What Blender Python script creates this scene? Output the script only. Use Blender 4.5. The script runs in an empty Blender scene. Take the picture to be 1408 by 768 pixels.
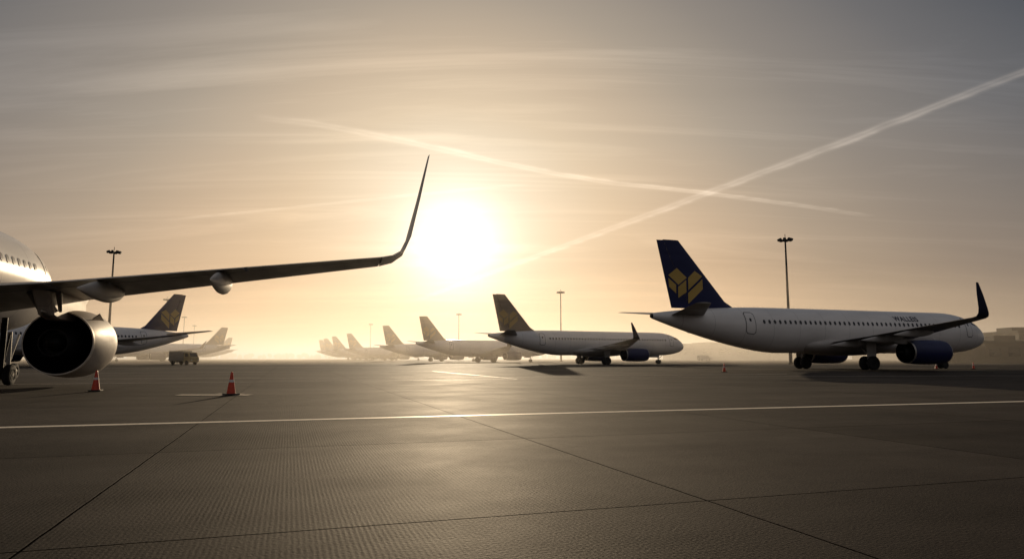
import bpy, bmesh, math, random
from mathutils import Vector, Matrix
random.seed(4)
scene = bpy.context.scene
COL = scene.collection
scene.view_settings.view_transform = 'Standard'
scene.view_settings.look = 'None'
scene.view_settings.exposure = 0

# ------------------------------------------------------------------ helpers
def link(o):
    COL.objects.link(o); return o

def empty(name, loc=(0,0,0), rotz=0.0, label=None, category=None, group=None):
    o = bpy.data.objects.new(name, None)
    o.empty_display_size = 0.5
    o.location = loc; o.rotation_euler = (0,0,rotz)
    link(o)
    if label: o["label"] = label
    if category: o["category"] = category
    if group: o["group"] = group
    return o

def mesh_obj(name, verts, faces, mat, parent=None, smooth=False, loc=(0,0,0), rot=(0,0,0), sharp=None):
    me = bpy.data.meshes.new(name)
    me.from_pydata([tuple(v) for v in verts], [], faces)
    bm = bmesh.new(); bm.from_mesh(me)
    bmesh.ops.remove_doubles(bm, verts=bm.verts, dist=1e-5)
    bmesh.ops.recalc_face_normals(bm, faces=bm.faces)
    if smooth:
        for f in bm.faces: f.smooth = True
        a = math.radians(sharp or 40)
        for e in bm.edges:
            if len(e.link_faces)==2 and e.calc_face_angle(0) > a: e.smooth = False
    bm.to_mesh(me); bm.free()
    if mat: me.materials.append(mat)
    o = bpy.data.objects.new(name, me)
    o.location = loc; o.rotation_euler = rot
    link(o)
    if parent: o.parent = parent
    return o

def loft(rings, cap0=True, cap1=True, closed=True):
    n = len(rings[0]); V=[]; F=[]
    for r in rings: V += [tuple(p) for p in r]
    m = n if closed else n-1
    for i in range(len(rings)-1):
        for j in range(m):
            a=i*n+j; b=i*n+(j+1)%n
            F.append((a,b,b+n,a+n))
    if cap0: F.append(tuple(range(n))[::-1])
    if cap1: F.append(tuple(range((len(rings)-1)*n, len(rings)*n)))
    return V,F

def merge(parts):
    V=[];F=[]
    for v,f in parts:
        k=len(V); V+=list(v); F+=[tuple(i+k for i in q) for q in f]
    return V,F

def box(cx,cy,cz,sx,sy,sz, tx=0.0, ch=0.0):
    x,y,z=sx/2,sy/2,sz/2
    if ch<=0:
        v=[(-x,-y,-z),(x,-y,-z),(x,y,-z),(-x,y,-z),(-x+tx,-y+tx,z),(x-tx,-y+tx,z),(x-tx,y-tx,z),(-x+tx,y-tx,z)]
        f=[(0,3,2,1),(4,5,6,7),(0,1,5,4),(1,2,6,5),(2,3,7,6),(3,0,4,7)]
        return [(a+cx,b+cy,c+cz) for a,b,c in v],f
    def ring(zz,ins):
        a=x-ins;b=y-ins;c=ch
        return [(a,-b+c,zz),(a,b-c,zz),(a-c,b,zz),(-a+c,b,zz),(-a,b-c,zz),(-a,-b+c,zz),(-a+c,-b,zz),(a-c,-b,zz)]
    V,F=loft([ring(-z,ch),ring(-z+ch,0),ring(z-ch,0+tx),ring(z,ch+tx)])
    return [(p[0]+cx,p[1]+cy,p[2]+cz) for p in V],F

def tube(p0,p1,r0,r1=None,n=12):
    r1 = r0 if r1 is None else r1
    p0=Vector(p0);p1=Vector(p1); d=(p1-p0).normalized()
    u=d.orthogonal().normalized(); w=d.cross(u)
    R=[]
    for p,r in ((p0,r0),(p1,r1)):
        R.append([p+(u*math.cos(2*math.pi*i/n)+w*math.sin(2*math.pi*i/n))*r for i in range(n)])
    return loft(R)

def revolve(profile, axis='x', n=40, closed=False):
    rings=[]
    for a,r in profile:
        ring=[]
        for i in range(n):
            t=2*math.pi*i/n
            c,s=r*math.cos(t),r*math.sin(t)
            ring.append({'x':(a,c,s),'y':(c,a,s),'z':(c,s,a)}[axis])
        rings.append(ring)
    if closed:
        rings.append(rings[0]); return loft(rings,False,False)
    return loft(rings, profile[0][1]>0.001, profile[-1][1]>0.001)

# ------------------------------------------------------------------ materials
def newmat(name):
    m=bpy.data.materials.new(name); m.use_nodes=True
    nt=m.node_tree; b=nt.nodes["Principled BSDF"]
    return m,nt,b

def paint(name, col, rough=0.35, metal=0.0, var=0.12, scale=1.2, coat=0.0, bump=0.0, seams=0.0, spec=0.5):
    m,nt,b=newmat(name); N=nt.nodes; L=nt.links
    tc=N.new("ShaderNodeTexCoord")
    nz=N.new("ShaderNodeTexNoise"); nz.inputs["Scale"].default_value=scale; nz.inputs["Detail"].default_value=6
    mp=N.new("ShaderNodeMapping"); mp.inputs["Scale"].default_value=(0.35,1,1.6)
    L.new(tc.outputs["Object"],mp.inputs[0]); L.new(mp.outputs[0],nz.inputs["Vector"])
    r=N.new("ShaderNodeMapRange"); r.inputs[1].default_value=0.3; r.inputs[2].default_value=0.7
    r.inputs[3].default_value=1-var; r.inputs[4].default_value=1+var*0.3
    L.new(nz.outputs[0],r.inputs[0])
    fac=r.outputs[0]
    if seams>0:
        sp=N.new("ShaderNodeSeparateXYZ"); L.new(tc.outputs["Object"],sp.inputs[0])
        dv=N.new("ShaderNodeMath"); dv.operation='MULTIPLY'; dv.inputs[1].default_value=1/seams; L.new(sp.outputs[0],dv.inputs[0])
        fr=N.new("ShaderNodeMath"); fr.operation='FRACT'; L.new(dv.outputs[0],fr.inputs[0])
        lt=N.new("ShaderNodeMath"); lt.operation='LESS_THAN'; lt.inputs[1].default_value=0.012; L.new(fr.outputs[0],lt.inputs[0])
        ml=N.new("ShaderNodeMath"); ml.operation='MULTIPLY_ADD'; ml.inputs[1].default_value=-0.35; ml.inputs[2].default_value=1.0
        L.new(lt.outputs[0],ml.inputs[0])
        mm=N.new("ShaderNodeMath"); mm.operation='MULTIPLY'; L.new(fac,mm.inputs[0]); L.new(ml.outputs[0],mm.inputs[1]); fac=mm.outputs[0]
    vm=N.new("ShaderNodeVectorMath"); vm.operation='SCALE'; vm.inputs[0].default_value=col[:3]
    L.new(fac,vm.inputs["Scale"]); L.new(vm.outputs[0],b.inputs["Base Color"])
    rr=N.new("ShaderNodeMapRange"); rr.inputs[1].default_value=0.3; rr.inputs[2].default_value=0.7
    rr.inputs[3].default_value=rough*1.25; rr.inputs[4].default_value=rough*0.85
    L.new(nz.outputs[0],rr.inputs[0]); L.new(rr.outputs[0],b.inputs["Roughness"])
    b.inputs["Metallic"].default_value=metal
    b.inputs["Coat Weight"].default_value=coat
    b.inputs["Specular IOR Level"].default_value=spec
    if bump>0:
        n2=N.new("ShaderNodeTexNoise"); n2.inputs["Scale"].default_value=3.0; n2.inputs["Detail"].default_value=3
        L.new(tc.outputs["Object"],n2.inputs["Vector"])
        bp=N.new("ShaderNodeBump"); bp.inputs["Strength"].default_value=bump; bp.inputs["Distance"].default_value=0.03
        L.new(n2.outputs[0],bp.inputs["Height"]); L.new(bp.outputs[0],b.inputs["Normal"])
    return m

M_WHITE = paint("white_fuselage_paint",(0.80,0.77,0.74),0.22,0,0.14,0.8,0.0,0.06,seams=2.7,spec=.45)
M_COWL  = paint("cream_cowling_paint",(0.60,0.53,0.45),0.5,0,0.2,1.5,0.0,0.06,seams=1.45,spec=.35)
M_BELLY = paint("grey_belly_paint",(0.50,0.47,0.44),0.45,0,0.25,1.2,spec=.35)
M_NAVY  = paint("navy_paint",(0.012,0.016,0.075),0.42,0,0.2,1.2,0.0,spec=.3)
M_HAZETAIL  = paint("haze_tinted_tail_paint",(0.50,0.375,0.25),0.5,0,0.2,1.2,0.0,spec=.3)  # haze over the row's navy tails painted in as pale tan
M_GOLD  = paint("gold_emblem_paint",(0.50,0.33,0.075),0.4,0.0,0.1)
M_HAZEGOLD = paint("haze_tinted_emblem_paint",(0.72,0.50,0.20),0.4,0.0,0.1)  # row emblem gold, lightened in colour to carry the haze
M_WING  = paint("grey_wing_paint",(0.28,0.265,0.25),0.36,0.0,0.28,1.3,0,0.05,seams=1.9)
M_WLET  = paint("navy_winglet_paint",(0.02,0.024,0.06),0.4,0,0.2,1.2)
M_METAL = paint("bare_metal",(0.42,0.40,0.37),0.4,0.7,0.3,3)
M_LIP   = paint("polished_lip_metal",(0.80,0.74,0.66),0.35,0.4,0.2,3)
M_DARKM = paint("dark_exhaust_metal",(0.014,0.013,0.012),0.55,0.1,0.4,4,spec=.3)
M_BLADE = paint("fan_blade_metal",(0.012,0.012,0.012),0.65,0.0,0.3,4,spec=.2)
M_DUCT  = paint("dark_duct_lining",(0.008,0.008,0.009),0.8,0.0,0.4,4,spec=.1)
M_GLASS = paint("dark_window_glass",(0.012,0.014,0.018),0.2,0,0.1)
M_SEAL  = paint("dark_door_seal",(0.13,0.13,0.13),0.6)
M_TYRE  = paint("black_tyre_rubber",(0.018,0.018,0.018),0.8,0,0.3,5)
M_TEXT  = paint("navy_lettering_paint",(0.02,0.023,0.05),0.5,spec=.2)
M_POLE  = paint("galvanised_steel",(0.07,0.07,0.07),0.6,0.3,0.3,2)
M_LAMP  = paint("floodlight_housing",(0.04,0.04,0.04),0.6,0.0,0.2)
M_ORANGE= paint("orange_cone_plastic",(0.66,0.06,0.02),0.45,0,0.25,9)
M_BAND  = paint("reflective_white_band",(0.70,0.66,0.62),0.35,0,0.2,9)
M_RUBB  = paint("black_rubber_base",(0.03,0.03,0.03),0.7,0,0.3,9)
M_VANW  = paint("van_white_paint",(0.4,0.39,0.37),0.45,0,0.2,2)
M_TRK   = paint("truck_grey_paint",(0.26,0.235,0.20),0.5,0,0.3,2)
M_YEL   = paint("truck_yellow_paint",(0.40,0.30,0.13),0.5,0,0.3,2)
M_RED   = paint("red_lens",(0.4,0.02,0.01),0.3)

# ------------------------------------------------------------------ aircraft
def airfoil_half(f,t):
    f=max(0.0,min(1.0,f))
    return 5*t*(0.2969*math.sqrt(f)-0.126*f-0.3516*f*f+0.2843*f**3-0.1015*f**4)

class Plane:
    def __init__(s, **k):
        d=dict(R=1.95, zc=3.38, Dn=18.9, Dt=18.6, tipz=(4.15,4.62),
            wing=[(1.4,5.4,-2.3,2.25,.82),(6.0,2.9,-2.4,2.72,.52),(15.8,-2.6,-3.95,3.66,.18)],
            wlet=[(15.82,-2.61,-3.96,3.66,.18),(16.25,-2.95,-4.1,3.74,.15),(16.5,-3.25,-4.25,3.92,.12),(16.65,-3.55,-4.4,4.25,.09),(16.85,-4.15,-4.75,5.1,.05),(17.05,-4.8,-5.02,5.85,.02)],
            eng=(5.5,6.5,4.35,1.04,1.5), gear=(0.0,3.8), noseg=13.4, cowl=M_NAVY, fairs=(3.6,6.9,10.2),
            windows=True, text=None, sides=(1,), wlm=M_WLET, ws=1.0, tail=M_NAVY, gold=M_GOLD)
        d.update(k); s.__dict__.update(d)
    def fus(p,s):
        R=p.R; zt=p.zc+R; zb=p.zc-R
        d=p.Dn-s
        if d<6.2:
            f=max(0,d/6.2)
            r=R*(max(0,1-(1-f)**2.1))**0.58
            return p.zc-0.48*(1-f)**2.2, max(r,.02), max(r,.02)
        s1=-p.Dt*0.36
        if s<s1:
            g=min(1,(s1-s)/(p.Dt+s1))
            bot=zb+(p.tipz[0]-zb)*g**1.45
            top=zt+(p.tipz[1]-zt)*g**2.2
            rz=(top-bot)/2
            return (top+bot)/2, rz, R*(1-g**1.8)+0.22*g**1.8
        return p.zc,R,R
    def P(p,s,ang,side,off=0.0):
        zc,rz,ry=p.fus(s)
        return (s,-side*(ry+off)*math.cos(ang), zc+(rz+off)*math.sin(ang))
    def ang(p,s,z):
        zc,rz,ry=p.fus(s); return math.asin(max(-1,min(1,(z-zc)/rz)))
    def patch(p,s0,s1,z0,z1,side,off,n=8,rnd=0.0,ns=4):
        a0,a1=p.ang((s0+s1)/2,z0),p.ang((s0+s1)/2,z1)
        V=[];F=[]
        for i in range(n+1):
            fa=i/n; a=a0+(a1-a0)*fa
            e=min(fa,1-fa)*(z1-z0)
            ins=0
            if rnd>0 and e<rnd: ins=rnd-math.sqrt(max(0,rnd*rnd-(rnd-e)**2))
            for j in range(ns+1):
                s=s0+ins+(s1-s0-2*ins)*j/ns
                V.append(p.P(s,a,side,off))
        m=ns+1
        for i in range(n):
            for j in range(ns): F.append((i*m+j,i*m+j+1,(i+1)*m+j+1,(i+1)*m+j))
        return V,F

def interp(secs,l):
    for a,b in zip(secs,secs[1:]):
        if l<=b[0]+1e-6:
            t=(l-a[0])/(b[0]-a[0]); return tuple(a[i]+(b[i]-a[i])*t for i in range(5))
    return secs[-1]

def wing_ring(sec,f0,f1,side,n=9,nrm=(0,1)):
    l,le,te,z,th=sec; c=le-te
    up=[];lo=[]
    for i in range(n+1):
        u=i/n
        f=f0+(f1-f0)*(u*u if f0==0 else u)
        h=airfoil_half(f,th/c)*c
        cam=0.02*c*math.sin(math.pi*f)
        up.append((le-c*f, l+nrm[0]*(h+cam), z+nrm[1]*(h+cam)))
        lo.append((le-c*f, l+nrm[0]*(-h*0.75+cam), z+nrm[1]*(-h*0.75+cam)))
    ring=up+lo[::-1]
    if f0==0: ring=up+lo[::-1][:-1]
    return [(a,-side*b,c_) for a,b,c_ in ring]

def airplane(p, loc, heading_deg, label, group=None, name="airplane"):
    root=empty(name,(loc[0],loc[1],0),math.radians(heading_deg),label,"airplane",group)
    st=[]
    for k in range(15): st.append(p.Dn-6.2*(k/14)**1.9)
    k=p.Dn-7.2
    while k>-p.Dt*0.36: st.append(k); k-=1.6
    n2=14
    for i in range(n2+1): st.append(-p.Dt*0.36-(p.Dt*0.64)*i/n2)
    seg=48
    rings=[[ (s, q[2]*math.cos(2*math.pi*j/seg), q[0]+q[1]*math.sin(2*math.pi*j/seg)) for j in range(seg)] for s in st for q in [p.fus(s)]]
    V,F=loft(rings); mesh_obj("fuselage",V,F,M_WHITE,root,True,sharp=60)
    mesh_obj("tail_exhaust",*revolve([(-p.Dt-.12,.10),(-p.Dt-.12,.17),(-p.Dt+.25,.21)],'x',20),M_DARKM,root,True,loc=(0,0,(p.tipz[0]+p.tipz[1])/2))
    rings=[]
    for i in range(15):
        f=i/14; s=6.8-11.8*f; k=math.sin(math.pi*f)**0.5 if 0<f<1 else 0
        rings.append([(s,(p.R*0.55+ (p.R*0.62)*k)*math.cos(2*math.pi*j/28), p.zc-p.R*0.62+(0.35+0.62*k)*math.sin(2*math.pi*j/28)) for j in range(28)])
    mesh_obj("belly_fairing",*loft(rings),M_BELLY,root,True)
    zr=p.zc+p.R*0.82; zt=10.7
    def fin_sec(z):
        t=(z-zr)/(zt-zr)
        le=-10.9+(-15.95+10.9)*t; te=-16.75+(-18.05+16.75)*t
        if t<0.1: le+= 1.3*(1-t/0.1)**2
        return le,te,0.62*(1-t)+0.2*t
    def fin_ring(z,f0,f1):
        le,te,th=fin_sec(z);c=le-te
        up=[(le-c*(f0+(f1-f0)*(i/9)**(2 if f0==0 else 1)),z) for i in range(10)]
        a=[(x_, airfoil_half((le-x_)/c,th/c)*c, z) for x_,z in up]
        b=[(x_,-y_,z_) for x_,y_,z_ in a][::-1]
        if f0==0:b=b[:-1]
        return a+b
    zs=[zr-0.25+ (zt-zr+0.25)*i/12 for i in range(13)]
    fin=mesh_obj("tail_fin",*loft([fin_ring(z,0,0.70) for z in zs]),p.tail,root,True)
    mesh_obj("rudder",*loft([fin_ring(z,0.712,1.0) for z in [zr+.1+(zt-zr-.15)*i/10 for i in range(11)]]),p.tail,fin,True)
    # gold mark: faceted folded bands forming an open chevron
    polys=[[(-27,12),(-14,22),(1,9),(-12,-1)],
           [(-27,8),(-15.5,-1),(-15.5,-13),(-26,-4)],
           [(-12.5,-4),(0,6),(0,-11),(-12.5,-19)],
           [(2.5,-12),(26,8),(26,-6),(2.5,-27)],
           [(3,9),(14,19),(26,12),(12,0),(3,-8)]]
    zc0=7.05; xc=-15.4; k=0.060
    parts=[]
    for side in (1,-1):
        for po in polys:
            bm=bmesh.new(); vs=[bm.verts.new((x_*k,y_*k,0)) for x_,y_ in po]; bm.faces.new(vs)
            bmesh.ops.triangulate(bm,faces=bm.faces[:])
            for ax in (0,1):
                for q in range(-9,10):
                    no=(1,0,0) if ax==0 else (0,1,0)
                    bmesh.ops.bisect_plane(bm,geom=bm.verts[:]+bm.edges[:]+bm.faces[:],plane_co=(q*0.2,q*0.2,0),plane_no=no)
            bmesh.ops.triangulate(bm,faces=bm.faces[:])
            bm.verts.index_update()
            V=[]
            for v in bm.verts:
                x_=xc+v.co.x; z_=zc0+v.co.y
                le,te,th=fin_sec(z_);c=le-te
                V.append((x_,-side*(airfoil_half((le-x_)/c,th/c)*c+0.012),z_))
            parts.append((V,[tuple(v.index for v in f.verts) for f in bm.faces])); bm.free()
    mesh_obj("emblem",*merge(parts),p.gold,fin)
    for side in (1,-1):
        secs=[(0.5,-14.0,-17.1,p.zc+1.1,.34),(5.9,-17.2,-18.5,p.zc+1.62,.12)]
        mesh_obj("tailplane",*loft([wing_ring(interp(secs,0.5+5.4*i/6),0,1,side) for i in range(7)]),M_WING,root,True)
    W=p.wing
    for side in (1,-1):
        ls=[W[0][0]+(W[-1][0]-.01-W[0][0])*i/16 for i in range(17)]
        wing=mesh_obj("wing",*loft([wing_ring(interp(W,l),0,0.765,side) for l in ls]),M_WING,root,True)
        for nm,a,b in (("flap",2.1,W[1][0]-.04),("flap",W[1][0]+.04,12.1),("aileron",12.2,W[-1][0]-.02)):
            mesh_obj(nm,*loft([wing_ring(interp(W,a+(b-a)*i/5),0.785,1,side,5) for i in range(6)]),M_WING,wing,True)
        rings=[]; wl=p.wlet
        for i,sec in enumerate(wl):
            a=wl[max(0,i-1)]; b=wl[min(len(wl)-1,i+1)]
            dl,dz=b[0]-a[0],b[3]-a[3]; m=math.hypot(dl,dz)
            rings.append(wing_ring(sec,0,1,side,9,(-dz/m,dl/m)))
        mesh_obj("winglet",*loft(rings),p.wlm,wing,True)
        for fl in p.fairs:
            le,te,z,th=interp(W,fl)[1:]
            Lf=min(4.6,2.0+(le-te)*0.6); r0=0.25 if p.ws>=1 else .30
            rr=[]
            for i in range(21):
                f=i/20; s=te+Lf*0.66-Lf*f
                r=r0*(math.sin(math.pi*f**.75)**0.9 if 0<f<1 else 0.01)+.004
                zc_=z-0.16-0.26*f
                rr.append([(s,-side*(fl+r*0.62*math.cos(2*math.pi*j/16)),zc_+r*1.15*math.sin(2*math.pi*j/16)) for j in range(16)])
            mesh_obj("flap_track_fairing",*loft(rr),M_BELLY,wing,True)
        el,ex,eL,eR,ez=p.eng
        eng=empty("engine",(ex,-side*el,ez)); eng.parent=root; eng.empty_display_size=.3
        prof=[(-eL,.90*eR),(-eL*.965,.912*eR),(-eL*.8,.965*eR),(-eL*.55,1.0*eR),(-eL*.3,1.0*eR),(-eL*.12,.965*eR),(-eL*.03,.91*eR),(0,.86*eR),(-.05,.80*eR),(-.2,.775*eR),(-.7,.80*eR),(-eL*.5,.84*eR),(-eL*.8,.86*eR),(-eL,.868*eR)]
        nac=mesh_obj("nacelle",*revolve(prof,'x',56,True),p.cowl,eng,True,sharp=50)
        nac.data.materials.append(M_METAL); nac.data.materials.append(M_DUCT); nac.data.materials.append(M_LIP)
        for f in nac.data.polygons:
            c=f.center; r=math.hypot(c.y,c.z)
            if c.x>-0.16: f.material_index=1
            elif c.x<-eL*.975: f.material_index=3 if p.cowl is M_COWL else 1
            elif r<.868*eR and c.x<-0.16: f.material_index=2
        pr=[(-eL*.35,.60*eR),(-eL*.7,.60*eR),(-eL*.95,.52*eR),(-eL-.15,.44*eR),(-eL-.45,.38*eR),(-eL-.45,.35*eR),(-eL-.1,.35*eR)]
        mesh_obj("core_nozzle",*revolve(pr,'x',36),M_DARKM,eng,True)
        mesh_obj("exhaust_cone",*revolve([(-eL-.1,.25*eR),(-eL-.45,.21*eR),(-eL-.8,.06*eR),(-eL-.85,.0005)],'x',24),M_DARKM,eng,True)
        for (nm,xx,nb,rad) in (("fan",-.75,38,.79),("guide_vanes",-eL*.62,42,.845)):
            bl=[]
            for i in range(nb):
                t=2*math.pi*i/nb; R_=Matrix.Rotation(t,3,'X')
                pts=[(xx,-.02,.2*eR),(xx-.22,.10,.2*eR),(xx-.30,.16,rad*eR),(xx-.02,-.10,rad*eR)]
                pts+= [(a-.02,b+.02,c) for a,b,c in pts]
                pts=[tuple(R_@Vector(q)) for q in pts]
                bl.append((pts,[(0,1,2,3),(7,6,5,4),(0,4,5,1),(1,5,6,2),(2,6,7,3),(3,7,4,0)]))
            bl.append(revolve([(xx+.02,.21*eR),(xx-.3,.21*eR)],'x',24))
            mesh_obj(nm,*merge(bl),M_BLADE,eng)
        mesh_obj("spinner",*revolve([(-.25,.001),(-.35,.09*eR),(-.6,.2*eR),(-.95,.26*eR),(-1.2,.26*eR)],'x',24),M_DUCT,eng,True)
        sec=interp(W,el); zl=sec[3]-ez
        prs=[(-.9,eR*.985),(-eL*.35,eR+.22),(sec[1]-ex-.1,zl+.05),(sec[1]-ex-2.2,zl-.05),(sec[2]-ex+1.0,zl-.08),(-eL-1.3,eR*.72),(-eL-.7,eR*.62),(-eL*.8,eR*.62),(-eL*.5,eR*.7)]
        rings=[]
        for yy,sc in ((-.24,.94),(-.17,1.0),(.17,1.0),(.24,.94)):
            cx=sum(q[0] for q in prs)/len(prs); cz=sum(q[1] for q in prs)/len(prs)
            rings.append([(cx+(a-cx)*sc,yy,cz+(b-cz)*sc) for a,b in prs])
        mesh_obj("pylon",*loft(rings),M_COWL if p.cowl is M_COWL else M_BELLY,eng)
        if p.cowl is M_COWL:
            mesh_obj("nacelle_strake",*merge([([(-1.0,-.02,0),(-2.3,-.02,0),(-2.2,-.02,.28),(-1.0,.02,0),(-2.3,.02,0),(-2.2,.02,.28)],[(0,1,2),(5,4,3),(0,3,4,1),(1,4,5,2),(2,5,3,0)])]),M_COWL,eng,loc=(0,-side*eR*.70,eR*.70),rot=(side*math.radians(45),0,0))
            mesh_obj("pylon_fairing",*loft([[(-eL-1.6+q[0],.20*q[2]*math.cos(2*math.pi*j/12),eR*.80+q[1]+.20*q[2]*math.sin(2*math.pi*j/12)) for j in range(12)] for q in ((0,.02,.15),(.3,0,.7),(.9,0,1),(1.8,.05,1),(2.3,.1,.3))]),M_METAL,eng,True)
            mesh_obj("pylon_brace",*tube((-eL-.9,.30,eR*.85),(-eL-1.5,.42,zl-.12),.06,.09,10),M_METAL,eng,True)
            mesh_obj("pylon_brace",*tube((-eL-.9,-.30,eR*.85),(-eL-1.5,-.42,zl-.12),.06,.09,10),M_METAL,eng,True)
        gs,gl=p.gear; ws=p.ws
        g=empty("landing_gear",(gs,-side*gl,0)); g.parent=root; g.empty_display_size=.3
        mesh_obj("strut",*merge([tube((0,0,.58*ws),(0,0,2.5),.11*ws,.15*ws),tube((0,-.5*ws,.58*ws),(0,.5*ws,.58*ws),.09*ws),tube((0,0,1.2),(.1,side*1.3,2.4),.07*ws),tube((.12,0,.8),(.5,0,1.9),.04),tube((-.12,.05,.7),(-.12,.05,2.3),.02),tube((.12,.1,.7),(.12,.1,2.3),.02)]),M_DARKM if ws<1 else M_METAL,g,True)
        if ws>=1: mesh_obj("gear_door",*box(.02,-side*.28,1.75,1.0,.04,1.25,0,.015),M_BELLY,g)
        for yy in (-.42,.42):
            wh=mesh_obj("wheel",*revolve([(a*ws,b*ws) for a,b in [(-.18,.3),(-.19,.46),(-.15,.56),(-.06,.585),(.06,.585),(.15,.56),(.19,.46),(.18,.3)]],'y',32),M_TYRE,g,True,loc=(0,yy*ws,.585*ws))
            mesh_obj("rim",*revolve([(a*ws,b*ws) for a,b in [(-.2,.09),(-.13,.12),(-.14,.27),(-.195,.31),(.195,.31),(.14,.27),(.13,.12),(.2,.09)]],'y',24),M_DARKM,wh,True)
    g=empty("nose_gear",(p.noseg,0,0)); g.parent=root; g.empty_display_size=.3
    mesh_obj("strut",*merge([tube((0,0,.38),(-.1,0,p.zc-p.R+.2),.08,.1),tube((0,-.3,.38),(0,.3,.38),.06),tube((.1,0,.9),(.9,0,p.zc-p.R+.1),.05)]),M_METAL,g,True)
    for side in (1,-1):
        wh=mesh_obj("wheel",*revolve([(-.1,.2),(-.11,.3),(-.08,.37),(.08,.37),(.11,.3),(.1,.2)],'y',28),M_TYRE,g,True,loc=(0,side*.24,.375))
        mesh_obj("rim",*revolve([(-.12,.05),(-.08,.18),(-.115,.21),(.115,.21),(.08,.18),(.12,.05)],'y',20),M_DARKM,wh,True)
        if p.ws>=1: mesh_obj("gear_door",*box(-.9,side*.42,p.zc-p.R-.08,1.5,.03,.5),M_BELLY,g)
    zw=p.zc+0.62
    for side in (1,-1):
        for s0 in (-10.7,p.Dn-4.4):
            d=mesh_obj("passenger_door",*p.patch(s0,s0+.82,p.zc-.35,p.zc+1.35,side,.014,10,.12),M_WHITE,root,True)
            mesh_obj("door_frame",*p.patch(s0-.06,s0+.88,p.zc-.42,p.zc+1.42,side,.006,10,.16),M_SEAL,d,True)
            mesh_obj("door_window",*p.patch(s0+.31,s0+.51,p.zc+.62,p.zc+.9,side,.02,6,.07),M_GLASS,d,True)
    for side in (1,-1):
        D=p.Dn
        for (d0,d1,a0,a1) in ((1.62,2.15,62,86),(1.75,2.45,38,59),(2.55,3.2,34,52)):
            V=[];n=5
            for i in range(n+1):
                for j in range(n+1):
                    d_=d0+(d1-d0)*j/n + (0.18*(1-i/n) if d0<2 else 0)-.1
                    V.append(p.P(D-d_,math.radians(a0+(a1-a0)*i/n),side,.012))
            F=[(i*(n+1)+j,i*(n+1)+j+1,(i+1)*(n+1)+j+1,(i+1)*(n+1)+j) for i in range(n) for j in range(n)]
            mesh_obj("cockpit_window",V,F,M_GLASS,root,True)
    if p.windows:
        base=None
        for side in p.sides:
            s=-9.0
            while s<p.Dn-5.4:
                V,F=p.patch(s-.115,s+.115,zw-.17,zw+.17,side,.012,6,.10,2)
                V=[(a-s,b,c) for a,b,c in V]
                if base is None or base[0]!=side or s< -p.Dt*0.36:
                    o=mesh_obj("cabin_window",V,F,M_GLASS,root,loc=(s,0,0))
                    if s>=-p.Dt*0.36: base=(side,o)
                else:
                    o=base[1].copy(); o.location=(s,0,0); o.parent=root; link(o)
                s+=0.535
    if p.text:
        for (txt,size,s0,zc_,bold) in p.text:
            cu=bpy.data.curves.new("lettering","FONT"); cu.body=txt; cu.size=size; cu.offset=bold; cu.align_x='CENTER'; cu.align_y='CENTER'; cu.space_character=1.12
            to=bpy.data.objects.new("tmp",cu); link(to)
            bpy.context.view_layer.update()
            me=bpy.data.meshes.new_from_object(to.evaluated_get(bpy.context.evaluated_depsgraph_get()))
            bpy.data.objects.remove(to)
            bm=bmesh.new(); bm.from_mesh(me)
            for q in range(-10,11):
                bmesh.ops.bisect_plane(bm,geom=bm.verts[:]+bm.edges[:]+bm.faces[:],plane_co=(0,q*.08,0),plane_no=(0,1,0))
            a0=p.ang(s0,zc_)
            for v in bm.verts:
                x_,y_=v.co.x*.9,v.co.y
                v.co=Vector(p.P(s0+x_,a0+y_/p.R,1,.014))
            bm.to_mesh(me); bm.free(); me.materials.clear(); me.materials.append(M_TEXT)
            o=bpy.data.objects.new("lettering",me); link(o); o.parent=root
    return root

pl=Plane(R=2.25,zc=4.28,Dn=14.4,cowl=M_COWL,tipz=(4.9,5.4),wlm=M_WING,ws=.66,
   wing=[(1.5,7.0,-0.6,2.95,.95),(6.0,3.9,-1.1,3.28,.55),(15.8,-5.0,-6.65,3.66,.2)],
   wlet=[(15.82,-5.01,-6.66,3.66,.2),(16.15,-5.3,-6.75,3.72,.17),(16.4,-5.55,-6.85,3.88,.13),(16.53,-5.8,-7.0,4.2,.10),(16.72,-6.5,-7.35,5.2,.06),(16.9,-7.3,-7.65,6.27,.025)],
   eng=(5.5,4.7,2.8,1.22,1.52), gear=(4.6,2.8), noseg=12.4, fairs=(7.7,11.4))
airplane(pl,(-20.45,20.34),105,"white airliner with cream engine and tall curved winglet")
pr=Plane(text=[("WALLEIS",.76,7.1,4.53,.02)])
airplane(pr,(28.8,61.5),20,"white airliner, navy tail with gold emblem and navy engines")
pf=Plane(tail=M_HAZETAIL,gold=M_HAZEGOLD)
G="airliners parked in a row on the hazy apron"
LB="white airliner with tan-grey haze-tinted tail, parked in haze"
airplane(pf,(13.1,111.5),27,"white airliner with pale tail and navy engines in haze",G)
pn=Plane(windows=False,tail=M_HAZETAIL,gold=M_HAZEGOLD)
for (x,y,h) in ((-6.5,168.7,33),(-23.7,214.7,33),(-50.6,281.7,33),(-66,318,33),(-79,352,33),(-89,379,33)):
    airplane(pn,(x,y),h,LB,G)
G2="airliners parked facing the row"
pw=Plane(sides=(-1,),wlet=[(15.82,-2.61,-3.96,3.66,.18),(16.4,-3.0,-4.15,3.72,.15),(17.0,-3.5,-4.4,3.8,.12),(17.6,-4.0,-4.65,3.9,.09),(18.3,-4.6,-4.95,4.05,.03)])
airplane(pw,(-58.7,89.4),243.2,"white airliner with dark navy tail fin and gold emblem",G2)
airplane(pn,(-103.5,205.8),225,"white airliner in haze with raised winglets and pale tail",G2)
airplane(pn,(-146,314),225,"small hazy airliner far down the apron",G2)

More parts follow.
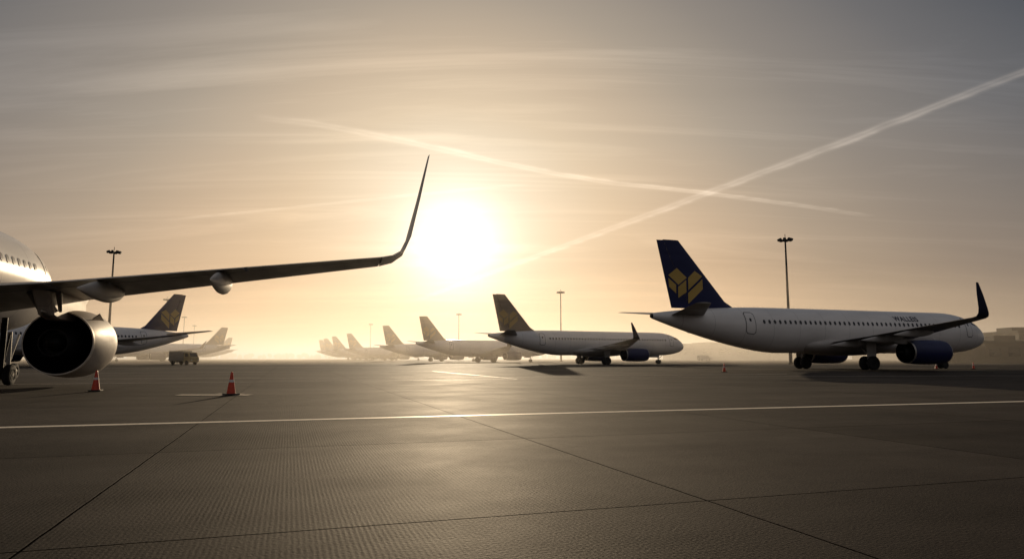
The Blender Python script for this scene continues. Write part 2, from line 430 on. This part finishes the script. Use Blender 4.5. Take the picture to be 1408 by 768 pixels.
# ------------------------------------------------------------------ light masts
def mast(x,y,H=20.6,label="tall steel floodlight mast with a ring of lamps"):
    r=empty("floodlight_mast",(x,y,0),0.3,label,"light mast","floodlight masts around the apron")
    mesh_obj("pole",*loft([[(rr*math.cos(2*math.pi*i/14),rr*math.sin(2*math.pi*i/14),z) for i in range(14)] for z,rr in ((0,.38),(.25,.38),(.26,.28),(H-.3,.13))]),M_POLE,r,True)
    parts=[revolve([(H-.62,.85),(H-.62,.95),(H-.5,.95),(H-.5,.85)],'z',24,True)]
    for i in range(4):
        a=math.pi*i/4; parts.append(tube((-math.cos(a)*.9,-math.sin(a)*.9,H-.56),(math.cos(a)*.9,math.sin(a)*.9,H-.56),.04,n=6))
    parts.append(tube((0,0,H-.6),(0,0,H+.5),.05,n=6))
    mesh_obj("lamp_ring",*merge(parts),M_LAMP,r)
    base=None
    for i in range(8):
        a=2*math.pi*i/8
        if base is None:
            V,F=merge([box(0,0,0,.42,.5,.32,.05),box(-.2,0,-.22,.1,.1,.3)]); base=mesh_obj("floodlight",V,F,M_LAMP,r)
            o=base
        else:
            o=base.copy(); o.parent=r; link(o)
        o.location=(1.02*math.cos(a),1.02*math.sin(a),H-.42); o.rotation_euler=(0,0.5,a)
for (x,y) in ((44.6,110),(-72.5,123),(14.3,200),(-23.5,302),(-114,225),(-155,323),(-190,409),(-81,392),(-54,460)):
    mast(x,y)

# ------------------------------------------------------------------ cones
def cone(x,y,rot,label):
    r=empty("traffic_cone",(x,y,0),rot,label,"traffic cone","traffic cones on the apron")
    h=.63
    rr=lambda z:.118-(.118-.026)*((z-.04)/(h-.04))
    V1=revolve([(.04,.135),(.055,rr(.055)),(.25,rr(.25)),(.40,rr(.40)),(.55,rr(.55)),(h-.01,rr(h)),(h,.018)],'z',28)
    mesh_obj("cone_body",*V1,M_ORANGE,r,True)
    mesh_obj("reflective_band",*revolve([(.35,rr(.35)+.001),(.352,rr(.352)+.004),(.418,rr(.418)+.004),(.42,rr(.42)+.001)],'z',28,False),M_BAND,r,True)
    mesh_obj("cone_base",*box(0,0,.032,.34,.34,.04,0,.01),M_RUBB,r)
cone(-12.6,20.9,.3,"orange traffic cone with white band beside the airliner engine")
cone(-7.6,18.7,.9,"orange traffic cone with white band on a painted white mark")
cone(15.1,49,.2,"small orange traffic cone on open apron")
cone(41.9,62.5,.6,"small orange traffic cone by the airliner nose")
cone(38.4,62.3,.1,"small orange traffic cone by the nose wheel")

# ------------------------------------------------------------------ vehicles
def vehicle(kind,x,y,rot,body,label,group=None,sc=1.0):
    nm="service_truck" if kind=='truck' else "service_van"
    r=empty(nm,(x,y,0),rot,label,"truck" if kind=='truck' else "van",group); r.scale=(sc,)*3
    if kind=='truck':
        mesh_obj("chassis",*box(0,0,.55,4.7,1.5,.22,0,.03),M_RUBB,r)
        prof=[(2.35,.5),(2.4,1.15),(2.2,1.35),(1.85,2.05),(.95,2.1),(.9,.5)]
        cab=mesh_obj("cab",*loft([[(a,yy*k,b) for a,b in prof] for yy,k in ((-.92,.95),(-.88,1),(.88,1),(.92,.95))]),body,r)
        mesh_obj("windscreen",[(2.21,-.75,1.38),(2.21,.75,1.38),(1.90,.7,1.99),(1.90,-.7,1.99)],[(0,1,2,3)],M_GLASS,cab)
        for s in (1,-1): mesh_obj("side_window",[(2.0,s*.93,1.35),(1.1,s*.93,1.35),(1.1,s*.9,1.95),(1.75,s*.9,1.95)],[(0,1,2,3)],M_GLASS,cab)
        mesh_obj("cargo_box",*box(-.85,0,1.45,3.1,1.95,1.55,0,.05),M_TRK,r)
        mesh_obj("roof_rail",*merge([tube((-2.3,s*.9,2.34),(.6,s*.9,2.34),.03,n=6) for s in (1,-1)]+[tube((q,s*.9,2.2),(q,s*.9,2.34),.025,n=6) for q in (-2.3,-.9,.6) for s in (1,-1)]),M_POLE,r)
        wx=(1.55,-1.5)
        rx=-2.42
    else:
        prof=[(2.45,.35),(2.5,.85),(2.3,1.1),(1.75,1.25),(1.1,1.95),(.8,2.05),(-2.3,2.05),(-2.45,1.9),(-2.5,.35)]
        cab=mesh_obj("body",*loft([[(a,yy,b if b<1.3 else 1.3+(b-1.3)*1.0) for a,b in [(q[0]*k,.35+(q[1]-.35)*k) for q in prof]] for yy,k in ((-.98,.96),(-.93,1),(.93,1),(.98,.96))]),body,r)
        mesh_obj("windscreen",[(1.73,-.8,1.29),(1.73,.8,1.29),(1.15,.75,1.93),(1.15,-.75,1.93)],[(0,1,2,3)],M_GLASS,cab)
        for s in (1,-1): mesh_obj("side_window",[(1.35,s*.985,1.3),(.2,s*.985,1.3),(.2,s*.985,1.8),(1.0,s*.985,1.8)],[(0,1,2,3)],M_GLASS,cab)
        mesh_obj("rear_window",[(-2.49,-.7,1.25),(-2.49,.7,1.25),(-2.46,.65,1.75),(-2.46,-.65,1.75)],[(0,1,2,3)],M_GLASS,cab)
        wx=(1.5,-1.6); rx=-2.5
    for s in (1,-1):
        mesh_obj("tail_light",*box(rx,s*.75,.85,.06,.16,.25),M_RED,r)
        mesh_obj("headlight",*box(2.42,s*.7,.8,.08,.25,.16),M_BAND,r)
        for w in wx:
            mesh_obj("wheel",*revolve([(-.12,.2),(-.12,.33),(-.08,.37),(.08,.37),(.12,.33),(.12,.2)],'y',24),M_TYRE,r,True,loc=(w,s*.86,.37))
vehicle('truck',-48.2,101,math.radians(338),M_YEL,"dusty utility truck with yellow cab and grey cargo box",sc=.88)
for (k,x,y,ro,b) in (('van',70,250,.3,M_VANW),('van',122,168,.4,M_TRK)):
    vehicle(k,x,y,ro,b,"%s ground service %s on the far apron"%({M_VANW.name:"white",M_TRK.name:"grey"}[b.name],k),"ground service vehicles")

# ------------------------------------------------------------------ buildings
M_WALL=paint("dull_concrete_wall",(0.10,0.085,0.07),0.8,0,0.3,0.3,spec=.2)
M_WALL2=paint("metal_cladding_wall",(0.2,0.19,0.17),0.7,0,0.3,0.3,spec=.3)
M_ROOF=paint("dark_roof",(0.05,0.05,0.05),0.8,spec=.2)
def building(name,x,y,rot,w,d,h,label,roofs=(),floors=2,nb=10,mat=M_WALL,group=None,cat="building"):
    r=empty(name,(x,y,0),rot,label,cat,group)
    mesh_obj("wall",*box(0,0,h/2,w,d,h),mat,r)
    mesh_obj("parapet",*merge([box(0,-d/2-.05,h+.2,w+.3,.25,.5),box(0,d/2+.05,h+.2,w+.3,.25,.5),box(-w/2-.05,0,h+.2,.25,d-.2,.5),box(w/2+.05,0,h+.2,.25,d-.2,.5)]),M_ROOF,r)
    for (rx,rw,rd,rh) in roofs:
        mesh_obj("roof_plant",*box(rx,0,h+rh/2-.003,rw,rd,rh,0,.05),M_ROOF,r)
    fh=h/floors; bw=w/nb; base=None
    for fl in range(floors):
        for i in range(nb):
            cx=-w/2+bw*(i+.5); cz=fh*(fl+.55)
            if base is None:
                base=mesh_obj("window",*box(0,0,0,bw*.62,.12,fh*.42),M_GLASS,r); o=base
            else:
                o=base.copy(); o.parent=r; link(o)
            o.location=(cx,-d/2-.02,cz)
    mesh_obj("door",*box(w*.31,-d/2-.05,1.2,2.0,.14,2.4),M_SEAL,r)
    return r
building("terminal_building",121,138,math.radians(-6),56,14,3.9,"long dark low terminal building beside the apron",roofs=((-22,4,6,1.6),(-14,8,7,.9),(-4,5,5,2.0),(18,8,8,1.0)),floors=1,nb=16)
building("control_block",124,156,math.radians(-6),24,14,6.6,"taller dark block behind the terminal",roofs=((-9,4,6,1.3),(-2,5,6,.6),(6,8,6,1.6)),floors=2,nb=9)
building("plant_block",96,150,math.radians(-6),12,10,4.6,"small dark plant building beside the terminal",roofs=((-3,3,4,1.2),),floors=1,nb=4)
GH="low airport buildings in haze"
building("hangar",118,400,.1,52,30,8.5,"wide pale hangar in haze",floors=1,nb=5,mat=M_WALL2,roofs=((0,20,20,1.5),),group=GH)
building("cargo_building",170,410,.1,40,24,7,"low cargo building in haze",floors=1,nb=8,mat=M_WALL,roofs=((-8,6,6,1.6),),group=GH)
building("hangar",235,390,.1,70,30,10.5,"broad hangar in haze",floors=1,nb=6,mat=M_WALL2,roofs=((10,12,12,1.4),),group=GH)
building("office_building",330,400,.1,60,24,11,"hazy office block far behind the apron",floors=3,nb=12,mat=M_WALL,group=GH)

def treeline(name,pts,h,seed):
    rnd=random.Random(seed); V=[];F=[]
    for i in range(len(pts)-1):
        a=Vector(pts[i]);b=Vector(pts[i+1]); n=int((b-a).length/5)
        for k in range(n):
            p=a.lerp(b,(k+rnd.random())/n)+Vector((rnd.uniform(-6,6),rnd.uniform(-12,12)))
            r=rnd.uniform(2.5,4.5); hh=h*rnd.uniform(.55,1.1)
            for q in range(5):
                c=Vector((p.x+rnd.uniform(-r,r)*.6,p.y+rnd.uniform(-r,r)*.6,hh*rnd.uniform(.35,.85))); rr=r*rnd.uniform(.4,.75)
                k0=len(V); m=6
                for zz,ra in ((-1,.3),(-.4,.95),(.35,.9),(1,.25)):
                    for j in range(m):
                        t=2*math.pi*j/m+rnd.random()*.5; w=ra*rr*rnd.uniform(.75,1.2)
                        V.append((c.x+w*math.cos(t),c.y+w*math.sin(t),c.z+zz*rr))
                for u in range(3):
                    for j in range(m): F.append((k0+u*m+j,k0+u*m+(j+1)%m,k0+(u+1)*m+(j+1)%m,k0+(u+1)*m+j))
                F.append(tuple(k0+3*m+j for j in range(m)))
            V0=len(V); tv,tf=box(p.x,p.y,hh*.25,.5,.5,hh*.5); V+=tv; F+=[tuple(i_+V0 for i_ in q_) for q_ in tf]
    me=bpy.data.meshes.new(name); me.from_pydata(V,[],F); me.materials.append(paint("far_foliage",(0.05,0.06,0.03),.8,0,.4,.3))
    o=bpy.data.objects.new(name,me); link(o); o["kind"]="stuff"; o["label"]="far hazy belt of trees beyond the airfield"; o["category"]="trees"
treeline("tree_belt",[(-900,840),(-350,900),(150,920),(700,640)],7,3)

# ------------------------------------------------------------------ ground
TH=math.radians(18)
E1=Vector((math.cos(TH),math.sin(TH))); E2=Vector((-math.sin(TH),math.cos(TH)))
def ground_mat():
    m,nt,b=newmat("apron_concrete"); N=nt.nodes; L=nt.links
    def math_(op,a,b_=None,c=None):
        n=N.new("ShaderNodeMath"); n.operation=op
        for i,v in enumerate((a,b_,c)):
            if v is None: continue
            if isinstance(v,(int,float)): n.inputs[i].default_value=v
            else: L.new(v,n.inputs[i])
        return n.outputs[0]
    def mr(v,a,b_,c,d):
        n=N.new("ShaderNodeMapRange"); n.inputs[1].default_value=a; n.inputs[2].default_value=b_; n.inputs[3].default_value=c; n.inputs[4].default_value=d
        L.new(v,n.inputs[0]); return n.outputs[0]
    geo=N.new("ShaderNodeNewGeometry")
    mp=N.new("ShaderNodeMapping"); mp.inputs["Rotation"].default_value=(0,0,-TH); L.new(geo.outputs["Position"],mp.inputs[0])
    sp=N.new("ShaderNodeSeparateXYZ"); L.new(mp.outputs[0],sp.inputs[0])
    u,v=sp.outputs[0],sp.outputs[1]
    def noise(scale,vec=None,det=6,sc=None,rough=.55):
        n=N.new("ShaderNodeTexNoise"); n.inputs["Scale"].default_value=scale; n.inputs["Detail"].default_value=det; n.inputs["Roughness"].default_value=rough
        src=mp.outputs[0]
        if sc:
            q=N.new("ShaderNodeMapping"); q.inputs["Scale"].default_value=sc; L.new(src,q.inputs[0]); src=q.outputs[0]
        L.new(src,n.inputs["Vector"]); return n.outputs[0]
    wob=mr(noise(2.5,det=3),.3,.7,-.004,.004)
    def joint(c,off,per,w):
        x=math_('ADD',math_('SUBTRACT',c,off),wob)
        x=math_('DIVIDE',x,per); f=math_('FRACT',x)
        f=math_('ABSOLUTE',math_('SUBTRACT',f,.5))
        d=math_('MULTIPLY',math_('SUBTRACT',.5,f),per)
        return mr(d,w*.4,w,1,0)
    j=math_('MAXIMUM',joint(u,-1.3,4.15,.013),joint(v,4.3,3.95,.012))
    def cell(c,off,per): return math_('FLOOR',math_('DIVIDE',math_('SUBTRACT',c,off),per))
    cb=N.new("ShaderNodeCombineXYZ"); L.new(cell(u,-1.3,4.15),cb.inputs[0]); L.new(cell(v,4.3,3.95),cb.inputs[1])
    wn=N.new("ShaderNodeTexWhiteNoise"); wn.noise_dimensions='2D'; L.new(cb.outputs[0],wn.inputs["Vector"])
    slab=mr(wn.outputs["Value"],0,1,.76,1.16)
    big=mr(noise(.12,det=5),.3,.7,.75,1.22)
    stain=mr(noise(.9,det=8,rough=.65),.38,.72,1.08,.76)
    streak=mr(noise(.6,det=5,sc=(.12,1.4,1)),.35,.7,1.15,.72)
    streak2=mr(noise(.5,det=4,sc=(1.6,.08,1)),.5,.75,1.0,.68)
    grain=mr(noise(60,det=4),.3,.7,.7,1.3)
    gw=N.new("ShaderNodeTexWave"); gw.wave_type='BANDS'; gw.bands_direction='X'; gw.inputs["Scale"].default_value=10; gw.inputs["Distortion"].default_value=.1; gw.inputs["Detail"].default_value=2; gw.inputs["Detail Scale"].default_value=2
    L.new(mp.outputs[0],gw.inputs["Vector"])
    patch_=mr(noise(.7,det=5,rough=.6),.40,.60,.45,1)
    groove=math_('MULTIPLY',math_('MULTIPLY',gw.outputs["Fac"],mr(noise(42,det=3),.36,.64,.3,1)),patch_)
    gr=mr(groove,0,1,1.12,.58)
    f=math_('MULTIPLY',slab,big)
    for q in (stain,streak,streak2,grain,gr): f=math_('MULTIPLY',f,q)
    f=math_('MULTIPLY',f,math_('SUBTRACT',1,math_('MULTIPLY',j,.85)))
    vm=N.new("ShaderNodeVectorMath"); vm.operation='SCALE'; vm.inputs[0].default_value=(.038,.031,.026); L.new(f,vm.inputs["Scale"])
    L.new(vm.outputs[0],b.inputs["Base Color"])
    ro=mr(noise(.5,det=7,rough=.6),.3,.7,.70,.80)
    L.new(math_('MAXIMUM',ro,math_('MULTIPLY',j,.95)),b.inputs["Roughness"])
    spc=math_('MULTIPLY',mr(noise(.8,det=7,sc=(.3,1,1),rough=.6),.3,.7,.070,.040),math_('MULTIPLY',mr(slab,.76,1.16,.85,1.15),mr(groove,0,1,1.15,.4)))
    L.new(math_('MULTIPLY',math_('SUBTRACT',1,j),spc),b.inputs["Specular IOR Level"])
    b.inputs["Specular Tint"].default_value=(1,.85,.68,1)
    h=math_('ADD',math_('MULTIPLY',groove,-.0016),math_('MULTIPLY',noise(45,det=5),.006))
    h=math_('ADD',h,math_('MULTIPLY',j,-.004))
    h=math_('ADD',h,math_('MULTIPLY',noise(1.2,det=4),.002))
    bp=N.new("ShaderNodeBump"); bp.inputs["Strength"].default_value=.8; bp.inputs["Distance"].default_value=1.0
    L.new(h,bp.inputs["Height"]); L.new(bp.outputs[0],b.inputs["Normal"])
    return m
S=9000
g=mesh_obj("ground",[(-S,-S,0),(S,-S,0),(S,S,0),(-S,S,0)],[(0,1,2,3)],ground_mat()); g["kind"]="structure"

def linemat(name,col,wear):
    m,nt,b=newmat(name); N=nt.nodes; L=nt.links
    geo=N.new("ShaderNodeNewGeometry")
    n=N.new("ShaderNodeTexNoise"); n.inputs["Scale"].default_value=9; n.inputs["Detail"].default_value=8; n.inputs["Roughness"].default_value=.7
    L.new(geo.outputs["Position"],n.inputs["Vector"])
    r=N.new("ShaderNodeValToRGB"); r.color_ramp.elements[0].position=wear; r.color_ramp.elements[0].color=(.07,.058,.048,1)
    r.color_ramp.elements[1].position=wear+.14; r.color_ramp.elements[1].color=(*col,1)
    L.new(n.outputs[0],r.inputs[0]); L.new(r.outputs[0],b.inputs["Base Color"]); b.inputs["Roughness"].default_value=.6
    b.inputs["Specular IOR Level"].default_value=.25
    bp=N.new("ShaderNodeBump"); bp.inputs["Strength"].default_value=.5; bp.inputs["Distance"].default_value=.004; L.new(n.outputs[0],bp.inputs["Height"]); L.new(bp.outputs[0],b.inputs["Normal"])
    return m
M_LY=linemat("worn_cream_line_paint",(.80,.71,.56),.30)
M_LW=linemat("worn_white_line_paint",(.60,.54,.45),.36)
def stripe(a,b,w,mat,z=.004):
    a=Vector(a);b=Vector(b);d=(b-a).normalized();n=Vector((-d.y,d.x))*w/2
    o=mesh_obj("painted_line",[(*(a+n),z),(*(a-n),z),(*(b-n),z),(*(b+n),z)],[(0,1,2,3)],mat); o["kind"]="structure"
    return o
def uv(u,v): return E1*u+E2*v
stripe((-60.0,-6.3),(160,62.2),.24,M_LY)
stripe(uv(10.5,31.5),uv(10.5,52),.2,M_LW)
stripe(uv(-22,31.2),uv(10.35,31.2),.18,M_LW,.004)
stripe(uv(13,36),uv(30,36),.2,M_LW)
stripe(uv(-50,52.3),uv(70,52.3),.22,M_LW,.008)
stripe(uv(-70,78),uv(140,78),.3,M_LW,.008)
stripe(uv(-10,38),uv(60,24.5),.16,M_LW,.012)
stripe((-9.05,18.75),(-7.1,18.75),.42,M_LY,.012)
stripe((-8.3,19.45),(-7.5,19.25),.22,M_LY,.008)

# ------------------------------------------------------------------ contrails
def contrail(pts,w0,w1,col,seed,label,ef=6):
    H=1001; P=[Vector(p) for p in pts]
    dense=[]
    for i in range(len(P)-1):
        p0=P[max(0,i-1)];p1=P[i];p2=P[i+1];p3=P[min(len(P)-1,i+2)]
        for k in range(12):
            t=k/12
            dense.append(.5*((2*p1)+(p2-p0)*t+(2*p0-5*p1+4*p2-p3)*t*t+(3*p1-p0-3*p2+p3)*t**3))
    dense.append(P[-1]); n=len(dense)
    V=[];F=[];UV=[]
    for i,q in enumerate(dense):
        d=(dense[min(n-1,i+1)]-dense[max(0,i-1)]).normalized(); nn=Vector((-d.y,d.x)); w=(w0+(w1-w0)*i/(n-1))/2
        for s in (-1,1): V.append((*(q+nn*w*s),H+seed*6)); UV.append((i/(n-1),(s+1)/2))
    for i in range(n-1): F.append((2*i,2*i+1,2*i+3,2*i+2))
    me=bpy.data.meshes.new("contrail"); me.from_pydata(V,[],F)
    ul=me.uv_layers.new(name="UVMap")
    for lp in me.loops: ul.data[lp.index].uv=UV[lp.vertex_index]
    m=bpy.data.materials.new("contrail_vapour"); m.use_nodes=True; nt=m.node_tree; N=nt.nodes; L=nt.links; N.clear()
    out=N.new("ShaderNodeOutputMaterial"); mix=N.new("ShaderNodeAddShader"); tr=N.new("ShaderNodeBsdfTransparent"); em=N.new("ShaderNodeEmission")
    em.inputs[0].default_value=(*col,1)  # sunlight scattered by the vapour is put in as emission
    uvn=N.new("ShaderNodeUVMap"); sp=N.new("ShaderNodeSeparateXYZ"); L.new(uvn.outputs[0],sp.inputs[0])
    def mt(op,a,b=None):
        q=N.new("ShaderNodeMath"); q.operation=op
        for i,v in enumerate((a,b)):
            if v is None: continue
            if isinstance(v,(int,float)): q.inputs[i].default_value=v
            else: L.new(v,q.inputs[i])
        return q.outputs[0]
    geo=N.new("ShaderNodeNewGeometry"); nz=N.new("ShaderNodeTexNoise"); nz.inputs["Scale"].default_value=.006; nz.inputs["Detail"].default_value=8
    L.new(geo.outputs["Position"],nz.inputs["Vector"])
    off=mt('MULTIPLY',mt('SUBTRACT',nz.outputs[0],.5),.5)
    c=mt('ADD',mt('SUBTRACT',mt('MULTIPLY',sp.outputs[1],2),1),off)
    def strand(x0,w):
        v=mt('MAXIMUM',mt('SUBTRACT',1,mt('DIVIDE',mt('ABSOLUTE',mt('SUBTRACT',c,x0)),w)),0)
        return mt('MULTIPLY',mt('MULTIPLY',v,v),mt('SUBTRACT',3,mt('MULTIPLY',v,2)))
    v=mt('ADD',mt('ADD',mt('MULTIPLY',strand(-.24,.38),.55),mt('MULTIPLY',strand(.28,.34),.42)),mt('MULTIPLY',strand(0,.95),.45))
    edge=mt('MINIMUM',mt('MULTIPLY',mt('MULTIPLY',sp.outputs[1],mt('SUBTRACT',1,sp.outputs[1])),8),1)
    e=mt('MULTIPLY',mt('MULTIPLY',sp.outputs[0],mt('SUBTRACT',1,sp.outputs[0])),ef); e=mt('MINIMUM',e,1)
    mr=N.new("ShaderNodeMapRange"); mr.inputs[1].default_value=.3; mr.inputs[2].default_value=.7; mr.inputs[3].default_value=.35; mr.inputs[4].default_value=1; L.new(nz.outputs[0],mr.inputs[0])
    a=mt('MULTIPLY',mt('MULTIPLY',mt('MULTIPLY',v,e),mr.outputs[0]),edge)
    L.new(a,em.inputs[1]); L.new(tr.outputs[0],mix.inputs[0]); L.new(em.outputs[0],mix.inputs[1]); L.new(mix.outputs[0],out.inputs[0])
    me.materials.append(m)
    o=bpy.data.objects.new("contrail",me); link(o); o["label"]=label; o["category"]="contrail"; o["group"]="contrails crossing the sky"
contrail([(2800,-700),(1815,2325),(1194,4132),(-500,8750),(-1700,12020)],54,380,(.21,.18,.15),1,"long straight pale contrail rising towards the zenith",8)
contrail([(-1100,2800),(-838,2886),(-497,3120),(-15,3500),(524,3850),(1150,4110),(2073,4550),(2600,4850)],190,170,(.25,.21,.165),2,"slightly wavy spreading contrail crossing the other one",5)
contrail([(-2600,5000),(-1981,4762),(-284,4077),(100,3950)],140,140,(.13,.11,.085),3,"faint thin contrail near the sun",5)

# ------------------------------------------------------------------ haze
hz=mesh_obj("haze",*box(0,1590,6.8,5000,3000,13.5),None); hz["kind"]="structure"
hm=bpy.data.materials.new("morning_haze"); hm.use_nodes=True; nt=hm.node_tree; nt.nodes.clear()
out=nt.nodes.new("ShaderNodeOutputMaterial"); vs=nt.nodes.new("ShaderNodeVolumeScatter")
vs.inputs["Color"].default_value=(1,.89,.75,1); vs.inputs["Density"].default_value=.0033; vs.inputs["Anisotropy"].default_value=.55
nt.links.new(vs.outputs[0],out.inputs["Volume"]); hz.data.materials.append(hm)

# ------------------------------------------------------------------ sun, sky
D=Vector((-.084,1,.168)).normalized()
sun=bpy.data.lights.new("sun","SUN"); sun.energy=3.0; sun.angle=math.radians(.5); sun.color=(1,.77,.50)
so=bpy.data.objects.new("sun",sun); link(so); so.rotation_euler=D.to_track_quat('Z','Y').to_euler(); so.location=(0,0,50)

w=bpy.data.worlds.new("World"); scene.world=w; w.use_nodes=True; nt=w.node_tree; N=nt.nodes; L=nt.links; N.clear()
out=N.new("ShaderNodeOutputWorld"); bg=N.new("ShaderNodeBackground"); L.new(bg.outputs[0],out.inputs[0])
def mt(op,*a,clamp=False):
    q=N.new("ShaderNodeMath"); q.operation=op; q.use_clamp=clamp
    for i,v in enumerate(a):
        if isinstance(v,(int,float)): q.inputs[i].default_value=v
        else: L.new(v,q.inputs[i])
    return q.outputs[0]
def scl(v,f):
    q=N.new("ShaderNodeVectorMath"); q.operation='SCALE'
    if isinstance(v,tuple): q.inputs[0].default_value=v
    else: L.new(v,q.inputs[0])
    if isinstance(f,(int,float)): q.inputs["Scale"].default_value=f
    else: L.new(f,q.inputs["Scale"])
    return q.outputs[0]
def vop(op,a,b):
    q=N.new("ShaderNodeVectorMath"); q.operation=op
    for i,v in enumerate((a,b)):
        if isinstance(v,tuple): q.inputs[i].default_value=v
        else: L.new(v,q.inputs[i])
    return q
sky=N.new("ShaderNodeTexSky"); sky.sky_type='NISHITA'; sky.sun_disc=False
sky.sun_elevation=math.asin(D.z); sky.sun_rotation=math.atan2(D.x,D.y); sky.dust_density=2; sky.air_density=1.2
tc=N.new("ShaderNodeTexCoord"); nv=vop('NORMALIZE',tc.outputs["Generated"],(0,0,0)).outputs[0]
dot=vop('DOT_PRODUCT',nv,tuple(D)).outputs["Value"]
sp=N.new("ShaderNodeSeparateXYZ"); L.new(nv,sp.inputs[0]); z=sp.outputs[2]
ang=mt('MULTIPLY',mt('ARCCOSINE',mt('MINIMUM',dot,.999999)),1/math.pi)
zc=mt('MAXIMUM',z,0.0)
angm=mt('MULTIPLY',ang,mt('ADD',.68,mt('MULTIPLY',mt('MINIMUM',zc,.6),1.2)))
rp=N.new("ShaderNodeValToRGB"); cr=rp.color_ramp; cr.interpolation='LINEAR'
stops=[(0,(.94,.85,.69)),(3.5,(.92,.80,.63)),(7.5,(.85,.705,.515)),(12.5,(.74,.585,.41)),(18,(.59,.465,.335)),(25,(.40,.335,.265)),(32,(.275,.24,.208)),(42,(.155,.149,.150)),(53,(.070,.079,.096)),(80,(.06,.068,.088)),(120,(.16,.16,.17)),(180,(.20,.19,.19))]
cr.elements[0].position=0; cr.elements[0].color=(*stops[0][1],1); cr.elements[1].position=1; cr.elements[1].color=(*stops[-1][1],1)
for a,c in stops[1:-1]:
    e=cr.elements.new(a/180); e.color=(*c,1)
L.new(angm,rp.inputs[0])
dp=mt('MAXIMUM',dot,0)
core=mt('ADD',mt('MULTIPLY',mt('POWER',dp,520),.75),mt('MULTIPLY',mt('POWER',dp,120),.20))
tot=vop('ADD',rp.outputs[0],scl((1,.97,.88),core)).outputs[0]
pv=N.new("ShaderNodeCombineXYZ"); zz=mt('ADD',zc,.12)
L.new(mt('DIVIDE',sp.outputs[0],zz),pv.inputs[0]); L.new(mt('DIVIDE',sp.outputs[1],zz),pv.inputs[1])
def skynoise(rot,scl_,sc,det,dist,a,b,c,d,off=0):
    mpn=N.new("ShaderNodeMapping"); mpn.inputs["Rotation"].default_value=(0,0,math.radians(rot)); mpn.inputs["Scale"].default_value=scl_; mpn.inputs["Location"].default_value=(off,off,0); L.new(pv.outputs[0],mpn.inputs[0])
    nz=N.new("ShaderNodeTexNoise"); nz.inputs["Scale"].default_value=sc; nz.inputs["Detail"].default_value=det; nz.inputs["Roughness"].default_value=.6; nz.inputs["Distortion"].default_value=dist
    L.new(mpn.outputs[0],nz.inputs["Vector"])
    mr=N.new("ShaderNodeMapRange"); mr.inputs[1].default_value=a; mr.inputs[2].default_value=b; mr.inputs[3].default_value=c; mr.inputs[4].default_value=d; L.new(nz.outputs[0],mr.inputs[0])
    return mr.outputs[0]
tot=scl(tot,skynoise(38,(.35,1.6,1),1.1,9,.5,.35,.75,.98,1.06))
wf=N.new("ShaderNodeMapRange"); wf.inputs[1].default_value=.12; wf.inputs[2].default_value=.32; L.new(zc,wf.inputs[0])
wisp=skynoise(-62,(.30,2.2,1),1.5,12,1.0,.48,.78,0,.34,3.1)
tot=scl(tot,mt('ADD',.985,mt('MULTIPLY',wisp,mt('ADD',.35,mt('MULTIPLY',wf.outputs[0],.65)))))
wr=N.new("ShaderNodeMapRange"); wr.inputs[1].default_value=0; wr.inputs[2].default_value=.3; L.new(zc,wr.inputs[0])
mx=N.new("ShaderNodeMix"); mx.data_type='RGBA'; mx.inputs[6].default_value=(1.14,.94,.75,1); mx.inputs[7].default_value=(1,1,1,1); L.new(wr.outputs[0],mx.inputs[0])
tot=vop('MULTIPLY',tot,mx.outputs[2]).outputs[0]
tot=vop('ADD',tot,scl(sky.outputs[0],.002)).outputs[0]
L.new(tot,bg.inputs[0]); bg.inputs[1].default_value=1.0

# ------------------------------------------------------------------ camera
cam=bpy.data.cameras.new("camera"); co=bpy.data.objects.new("camera",cam); link(co)
cam.lens=24; cam.sensor_width=36; cam.clip_end=40000; cam.clip_start=.05
co.location=(0,0,1.0); co.rotation_euler=(math.radians(90+6.56),0,0)
scene.camera=co
